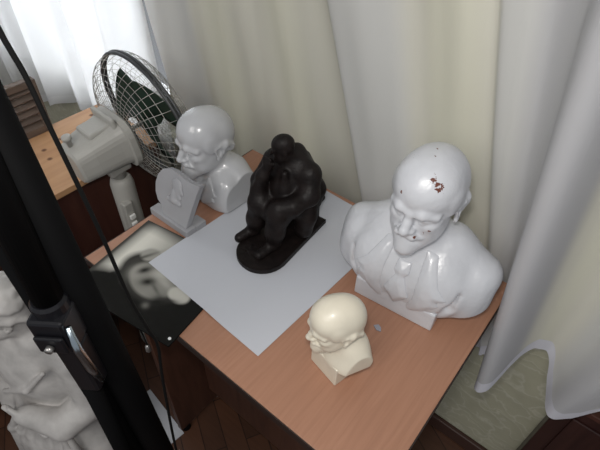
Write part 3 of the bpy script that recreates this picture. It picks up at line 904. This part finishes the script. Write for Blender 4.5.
# ------------------------------------------------------------------ medallion plaque
md = thing('relief_plaque', 'grey plaster plaque with a small profile relief, on a bar stand', 'plaque', (0, .185, .75))
box('stand_bar', (.000, -.022, 0), (.116, .002, .018), M_medal, md, .0015)
box('stand_back', (.088, .0025, 0), (.116, .030, .016), M_medal, md, .0015)
tilt = Matrix.Translation((0, -.012, .016)) @ Matrix.Rotation(math.radians(-20), 4, 'X')
prof = [(.034, 0), (.030, .018), (.014, .024), (.004, .040), (.001, .060), (.006, .080), (.017, .095), (.032, .104), (.050, .107), (.068, .105), (.090, .101), (.126, .106), (.119, .075), (.113, .040), (.107, 0)]
bm = bmesh.new(); add_prism(bm, prof, -.004, .009, tilt)
bmesh.ops.bevel(bm, geom=[e for e in bm.edges], offset=.0012, segments=2, affect='EDGES')
bm_obj('plaque', bm, M_medal, md)
v = Vol((-.025, -.014, -.03), (.025, .006, .032), .0007)
v.ell((.0, 0, .010), (.0135, .0055, .015), .003); v.ell((.004, 0, -.002), (.009, .0045, .012), .004)
v.path([(.011, -.001, .008), (.0165, -.001, -.001)], [.003, .0024], .002); v.ell((.010, 0, -.012), (.005, .003, .005), .003)
v.path([(-.004, 0, -.006), (-.003, 0, -.020)], [.007, .008], .004)
v.path([(-.014, 0, -.024), (.012, 0, -.024)], [.006, .005], .005)
v.ell((-.004, -.004, .0), (.002, .002, .0035), .001)
V, Fc = v.mesh()
o = np_obj('profile_relief', V, Fc, M_medal, md)
o.matrix_local = tilt @ Matrix.Translation((.066, -.0045, .070)) @ Matrix.Diagonal((1.15, 1, 1.05, 1))

# ------------------------------------------------------------------ pedestal fan
fan = thing('pedestal_fan', 'grey pedestal fan with wire guard and dark green blades, behind the desk corner', 'fan', (-.244, .240, 0))
bm = bmesh.new(); add_lathe(bm, [(.088, 0), (.088, .014), (.078, .026), (.05, .036), (.03, .05)], 40); bm_obj('fan_base', bm, M_fan, fan, True)
bm = bmesh.new(); add_lathe(bm, [(.014, .05), (.014, .40)], 20); bm_obj('pole', bm, M_fan, fan, True)
bm = bmesh.new(); add_lathe(bm, [(.026, .40), (.030, .44), (.030, .66), (.026, .675), (.02, .68)], 28); bm_obj('pole_sleeve', bm, M_fan, fan, True)
bm = bmesh.new(); add_lathe(bm, [(.016, .675), (.018, .70), (.022, .705), (.022, .715), (.017, .72), (.017, .75)], 24); bm_obj('neck', bm, M_fan, fan, True)
cp = box('switch_panel', (.018, -.032, .46), (.038, -.006, .62), M_fan, fan, .004)
for i in range(4):
    b = box('switch_button', (.0385, -.027, .492 + i * .026), (.046, -.011, .506 + i * .026), M_button, cp, .002)
n_ = Vector((.055, .993, .119)).normalized()
zc = Vector((0, 0, .785))                        # pivot of the head, in the fan's frame
ux = Vector((n_.y, -n_.x, 0)).normalized(); uz = ux.cross(n_)
HM = Matrix((( ux.x, n_.x, uz.x, zc.x), (ux.y, n_.y, uz.y, zc.y), (ux.z, n_.z, uz.z, zc.z), (0, 0, 0, 1)))   # local: Y forward along the axis
# motor housing
bm = bmesh.new()
secs = [(-.103, .038, .040, -.006), (-.097, .043, .045, -.004), (-.06, .052, .050, 0), (.0, .060, .056, .002), (.018, .064, .060, .002), (.02, .072, .068, 0), (.034, .072, .068, 0), (.040, .066, .062, 0)]
rings = []
for (y, a, b, dz) in secs:
    ring = []
    for k in range(32):
        th = 2 * PI * k / 32; c, s = math.cos(th), math.sin(th); e = .55
        ring.append(bm.verts.new(HM @ Vector((a * math.copysign(abs(c) ** e, c), y, dz + b * math.copysign(abs(s) ** e, s)))))
    rings.append(ring)
for a, b in zip(rings, rings[1:]):
    for k in range(32): bm.faces.new((a[k], a[(k + 1) % 32], b[(k + 1) % 32], b[k]))
bm.faces.new(rings[0]); bm.faces.new(rings[-1][::-1])
mo = bm_obj('motor_housing', bm, M_fan, fan)
bm = bmesh.new(); add_box(bm, (-.03, -.05, .046), (.03, .03, .062), .006, HM); add_box(bm, (-.045, .005, .050), (.045, .016, .078), .004, HM); bm_obj('housing_ridge', bm, M_fan, fan)
bm = bmesh.new(); add_lathe(bm, [(.006, 0), (.006, .018), (.011, .019), (.011, .027), (.008, .029)], 16, HM @ Matrix.Translation((.0, -.085, .043))); bm_obj('oscillation_knob', bm, M_fan, fan, True)
bm = bmesh.new(); add_box(bm, (-.022, -.04, -.085), (.022, .02, -.045), .006, HM); bm_obj('tilt_bracket', bm, M_fan, fan)
RG = .172; YC = .115
RM = HM @ Matrix.Translation((0, YC, 0))
bm = bmesh.new()
N = 48
add_tube(bm, [RM @ Vector((RG * math.cos(2 * PI * k / N), -.0045, RG * math.sin(2 * PI * k / N))) for k in range(N)], .0042, 8, True)
add_tube(bm, [RM @ Vector((RG * math.cos(2 * PI * k / N), .0045, RG * math.sin(2 * PI * k / N))) for k in range(N)], .0042, 8, True)
bm_obj('guard_ring', bm, M_ring, fan, True)
def cage(name, sgn, depth, r0, nw, swirl, rings_):
    bm = bmesh.new()
    for i in range(nw):
        a0 = 2 * PI * i / nw; pts = []
        for q in range(9):
            f = q / 8; r = r0 + (RG - r0) * math.sin(f * PI / 2) ** .85
            y = sgn * depth * math.cos(f * PI / 2) ** .8 if f < 1 else 0
            a = a0 + swirl * (1 - f)
            pts.append(RM @ Vector((r * math.cos(a), y, r * math.sin(a))))
        add_tube(bm, pts, .0007, 4, False, False)
    for rr in rings_:
        f = math.asin(min(1, max(0, ((rr - r0) / (RG - r0)) ** (1 / .85)))) / (PI / 2)
        y = sgn * depth * math.cos(f * PI / 2) ** .8
        add_tube(bm, [RM @ Vector((rr * math.cos(2 * PI * k / 40), y, rr * math.sin(2 * PI * k / 40))) for k in range(40)], .0007, 4, True)
    bm_obj(name, bm, M_wire, fan, True)
cage('rear_guard', -1, .072, .05, 44, .12, [.06 + .0118 * q for q in range(10)])
cage('front_guard', 1, .055, .03, 44, -.12, [.045 + .0135 * q for q in range(10)])
bm = bmesh.new(); add_lathe(bm, [(.0, .062), (.028, .060), (.032, .055), (.032, .050)], 28, RM @ Matrix.Rotation(-PI / 2, 4, 'X'), cap=False); bm_obj('guard_badge', bm, M_fan, fan, True)
bm = bmesh.new(); add_lathe(bm, [(.024, -.02), (.026, .02), (.018, .034), (.004, .038)], 24, RM @ Matrix.Rotation(-PI / 2, 4, 'X')); bm_obj('blade_hub', bm, M_blade, fan, True)
bm = bmesh.new(); add_lathe(bm, [(.006, -.09), (.006, -.018)], 12, RM @ Matrix.Rotation(-PI / 2, 4, 'X')); bm_obj('shaft', bm, M_metal, fan, True)
for b in range(3):
    a0 = math.radians(35 + 120 * b); V = []; nr, na = 12, 10
    for i in range(nr + 1):
        r = .022 + (.136 - .022) * i / nr; f = i / nr
        half = math.radians(17 + 22 * math.sin(min(1, f * 1.15) * PI * .62))
        lead = half * (1 if f < .8 else 1 - .35 * ((f - .8) / .2) ** 2)
        for j in range(na + 1):
            g = j / na
            a = a0 - half + (half + lead) * g + .25 * f
            y = (.5 - g) * .045 * (1 - .25 * f) + .006 * math.sin(g * PI)
            V.append(RM @ Vector((r * math.cos(a), y, r * math.sin(a))))
    F_ = [(i * (na + 1) + j, i * (na + 1) + j + 1, (i + 1) * (na + 1) + j + 1, (i + 1) * (na + 1) + j) for i in range(nr) for j in range(na)]
    o = mesh_obj('blade', V, F_, M_blade, fan)
    sm = o.modifiers.new('solid', 'SOLIDIFY'); sm.thickness = .0018

# ------------------------------------------------------------------ black tripod at the left and its cable
tp = thing('tripod', 'black metal tripod with folded legs and a silver lock lever, at left', 'tripod', (.30, -.14, 0))
def tleg(p0, p1, ru, parent=tp, name='leg'):
    bm = bmesh.new(); add_tube(bm, [p0, p1], ru, 24)
    lg = bm_obj(name, bm, M_black, parent, True)
    for f in lg.data.polygons:
        if len(f.vertices) > 4: f.use_smooth = False
    return lg
def rubber(l, x, y, r):
    bm = bmesh.new(); add_lathe(bm, [(r, 0), (r, .03), (r - .004, .034)], 20, Matrix.Translation((x, y, 0))); bm_obj('rubber_foot', bm, M_blackgloss, l, True)
l1 = tleg((.028, .031, .03), (-.010, .014, 1.50), .022); rubber(l1, .028, .031, .025)
l2 = tleg((-.008, .0, .03), (-.038, -.010, 1.50), .020); rubber(l2, -.008, .0, .023)
d3 = Vector((.0025, .0140, .40)); p3 = Vector((.010, -.0115, 1.012))
at3 = lambda z: p3 + d3 * ((z - p3.z) / d3.z)
l3 = tleg(at3(1.035), at3(1.50), .0160)
tleg(at3(.03), at3(1.02), .0120, l3, 'lower_leg_tube'); rubber(l3, at3(0).x, at3(0).y, .016)
CMt = Matrix.Translation(p3) @ Matrix.Rotation(math.radians(36), 4, 'Z')
bm = bmesh.new()
add_box(bm, (-.020, -.024, -.045), (.020, .020, .012), .004, CMt)
add_box(bm, (-.016, -.030, -.035), (.016, -.0245, -.008), .002, CMt)
add_lathe(bm, [(.0195, .012), (.0195, .024), (.0168, .028)], 24, CMt)
add_box(bm, (-.012, -.018, -.150), (.018, .016, -.0455), .006, CMt)
bm_obj('leg_clamp', bm, M_blackgloss, l3)
bm = bmesh.new()
add_tube(bm, [CMt @ Vector(p) for p in ((.0235, -.020, .004), (.026, -.026, -.03), (.029, -.026, -.07), (.026, -.016, -.12))], [.003, .005, .0055, .003], 10)
bm_obj('lock_lever', bm, M_silver, l3, True)
bm = bmesh.new(); add_lathe(bm, [(.0045, 0), (.0045, .006)], 12, CMt @ Matrix.Translation((.0, -.0305, -.022)) @ Matrix.Rotation(PI / 2, 4, 'X')); bm_obj('clamp_bolt', bm, M_metal, l3, True)
bm = bmesh.new(); add_lathe(bm, [(.05, 1.50), (.05, 1.53), (.03, 1.54), (.03, 1.60), (.045, 1.61), (.045, 1.625)], 28, Matrix.Translation((-.008, .004, 0))); bm_obj('tripod_head', bm, M_black, tp, True)

# cable hanging beside the tripod
cp_ = [(.412, -.131, 1.420), (.415, -.128, 1.351), (.416, -.124, 1.318), (.417, -.122, 1.281), (.418, -.119, 1.230), (.419, -.116, 1.173), (.420, -.113, 1.093), (.423, -.107, 1.035), (.4245, -.104, 1.004), (.421, -.110, .935), (.416, -.123, .761), (.414, -.129, .60), (.412, -.13, .30), (.42, -.15, .02), (.46, -.22, .006), (.55, -.27, .006)]
bm = bmesh.new()
sp = []
for i in range(len(cp_) - 1):
    p0, p1, p2, p3 = [Vector(cp_[min(max(i + q, 0), len(cp_) - 1)]) for q in (-1, 0, 1, 2)]
    for q in range(4):
        f = q / 4
        sp.append(.5 * (2 * p1 + (p2 - p0) * f + (2 * p0 - 5 * p1 + 4 * p2 - p3) * f * f + (3 * p1 - p0 - 3 * p2 + p3) * f ** 3))
sp.append(Vector(cp_[-1]))
add_tube(bm, sp, .0018, 8)
tag(bm_obj('cable', bm, M_cable, None, True), 'thin black cable hanging straight down in front of the portrait print', 'cable')

# small metal end on a dark cord by the desk's end panel
pc = thing('pull_cord', 'short dark cord with a small metal end hanging below the portrait print', 'cord', (.17, -.012, .62))
bm = bmesh.new(); add_tube(bm, [(-.012, .002, .131), (-.010, -.002, .09), (-.002, 0, .04), (0, 0, .005)], .0014, 6); bm_obj('cord', bm, M_cable, pc, True)
bm = bmesh.new(); add_lathe(bm, [(.002, .006), (.005, .002), (.006, -.012), (.004, -.016)], 14); bm_obj('metal_end', bm, M_metal, pc, True)

# white sheet on the floor below the desk
bm = bmesh.new()
add_box(bm, (-.095, -.032, 0), (.095, .032, .004), .0005, Matrix.Rotation(-.12, 4, 'Z'))
o = bm_obj('card_sheet', bm, M_paper, None); o.location = (-.005, .012, .0005)
tag(o, 'white card lying on the parquet beside the tripod', 'card')

# ------------------------------------------------------------------ white plaster figure on the floor
def make_floor_figure():
    t = thing('plaster_statue', 'tall dusty white plaster statue of a draped figure on the floor, behind the tripod', 'statue', (-.125, -.155, 0), math.radians(20))
    H = .150; HZ0 = .645
    v = Vol((-.195, -.19, .0), (.20, .15, .75), .0036)
    v.frame((.02, -.0, HZ0), rot(math.radians(-52), math.radians(8)), H); sculpt_head(v)
    for k in range(46):           # short curls
        a = rng.uniform(0, 2 * PI); e = rng.uniform(.1, 1.2)
        v.ell((.30 * math.cos(a) * math.cos(e), .08 + .38 * abs(math.sin(a)) * math.cos(e), .17 + .32 * math.sin(e)), (.07, .07, .06), .04)
    v.frame((.01, 0, HZ0), None, H)
    v.path([(-.72, .12, -1.0), (-.25, .10, -.75), (.25, .10, -.75), (.72, .12, -1.0)], [.26, .28, .28, .26], .15)
    v.ell((0, .05, -1.5), (.72, .50, .85), .15)
    v.ell((0, .0, -2.6), (.80, .58, .9), .15)
    v.ell((0, -.02, -3.7), (1.12, .85, 1.2), .15)
    v.path([(.76, .08, -1.05), (.90, -.05, -1.95)], [.27, .27], .10)                      # upper arm
    v.path([(.90, -.05, -1.95), (.62, -.50, -2.15), (.15, -.62, -1.95)], [.29, .24, .17], .05)   # bent forearm
    v.ell((.05, -.66, -1.90), (.14, .12, .12), .06)
    for f in range(4): v.cap((-.02, -.70 + f * .01, -1.84 - f * .06), (-.20, -.64, -1.86 - f * .06), .042, .034, .02)
    v.cap((.06, -.70, -1.80), (-.06, -.70, -1.70), .045, .036, .02)
    v.path([(-.76, .08, -1.05), (-.84, -.1, -1.9), (-.70, -.35, -2.5)], [.25, .22, .17], .10)
    for i in range(8):           # drapery folds
        x = -.8 + i * .23
        v.path([(x * .55 + .05, -.50, -2.35), (x * .85, -.62, -3.0), (x, -.72, -4.2)], [.04, .07, .09], .07)
    v.path([(.80, -.42, -2.32), (.3, -.66, -2.42), (-.5, -.58, -2.2)], [.05, .06, .05], .05)
    v.path([(.55, -.30, -.95), (.2, -.46, -1.4), (-.4, -.46, -1.8)], [.04, .05, .04], .05)
    G = v.grid(); Z = G[..., 2]
    v.F = np.maximum(v.F, (-(Z + HZ0 / H)) * H).astype(np.float32)
    V, Fc = v.mesh(); np_obj('sculpted_figure', V, Fc, M_floorplaster, t)
make_floor_figure()

# ------------------------------------------------------------------ light
w = bpy.data.worlds.new('world'); SC.world = w; w.use_nodes = True
bg = w.node_tree.nodes['Background']; bg.inputs['Color'].default_value = (.90, .94, 1.0, 1); bg.inputs['Strength'].default_value = .36

def area(name, loc, target, sx, sy, power, col=(1, 1, 1)):
    d = bpy.data.lights.new(name, 'AREA'); d.shape = 'RECTANGLE'; d.size = sx; d.size_y = sy; d.energy = power; d.color = col
    o = bpy.data.objects.new(name, d); COL.objects.link(o); o.location = loc
    o.rotation_euler = (Vector(target) - Vector(loc)).to_track_quat('-Z', 'Y').to_euler()
    return o
# overcast daylight outside the window
area('window_daylight', (-1.4, YW + .75, 1.5), (-1.3, YW, 1.3), 2.2, 1.8, 62, (.92, .96, 1.0))
# added soft fill, high behind the photographer; stands in for room ambient light
area('ambient_fill', (.6, -1.5, 2.3), (.4, .3, .9), 1.2, 1.0, 17.5, (1, .97, .92))
# the flash just above and left of the lens
fl = CAM + UP * .055 + RIGHT * -.01
area('camera_flash', fl, fl + FWD, .05, .03, 2.7, (1, .97, .93))

SC.view_settings.view_transform = 'Standard'
SC.view_settings.look = 'None'
SC.view_settings.exposure = 0
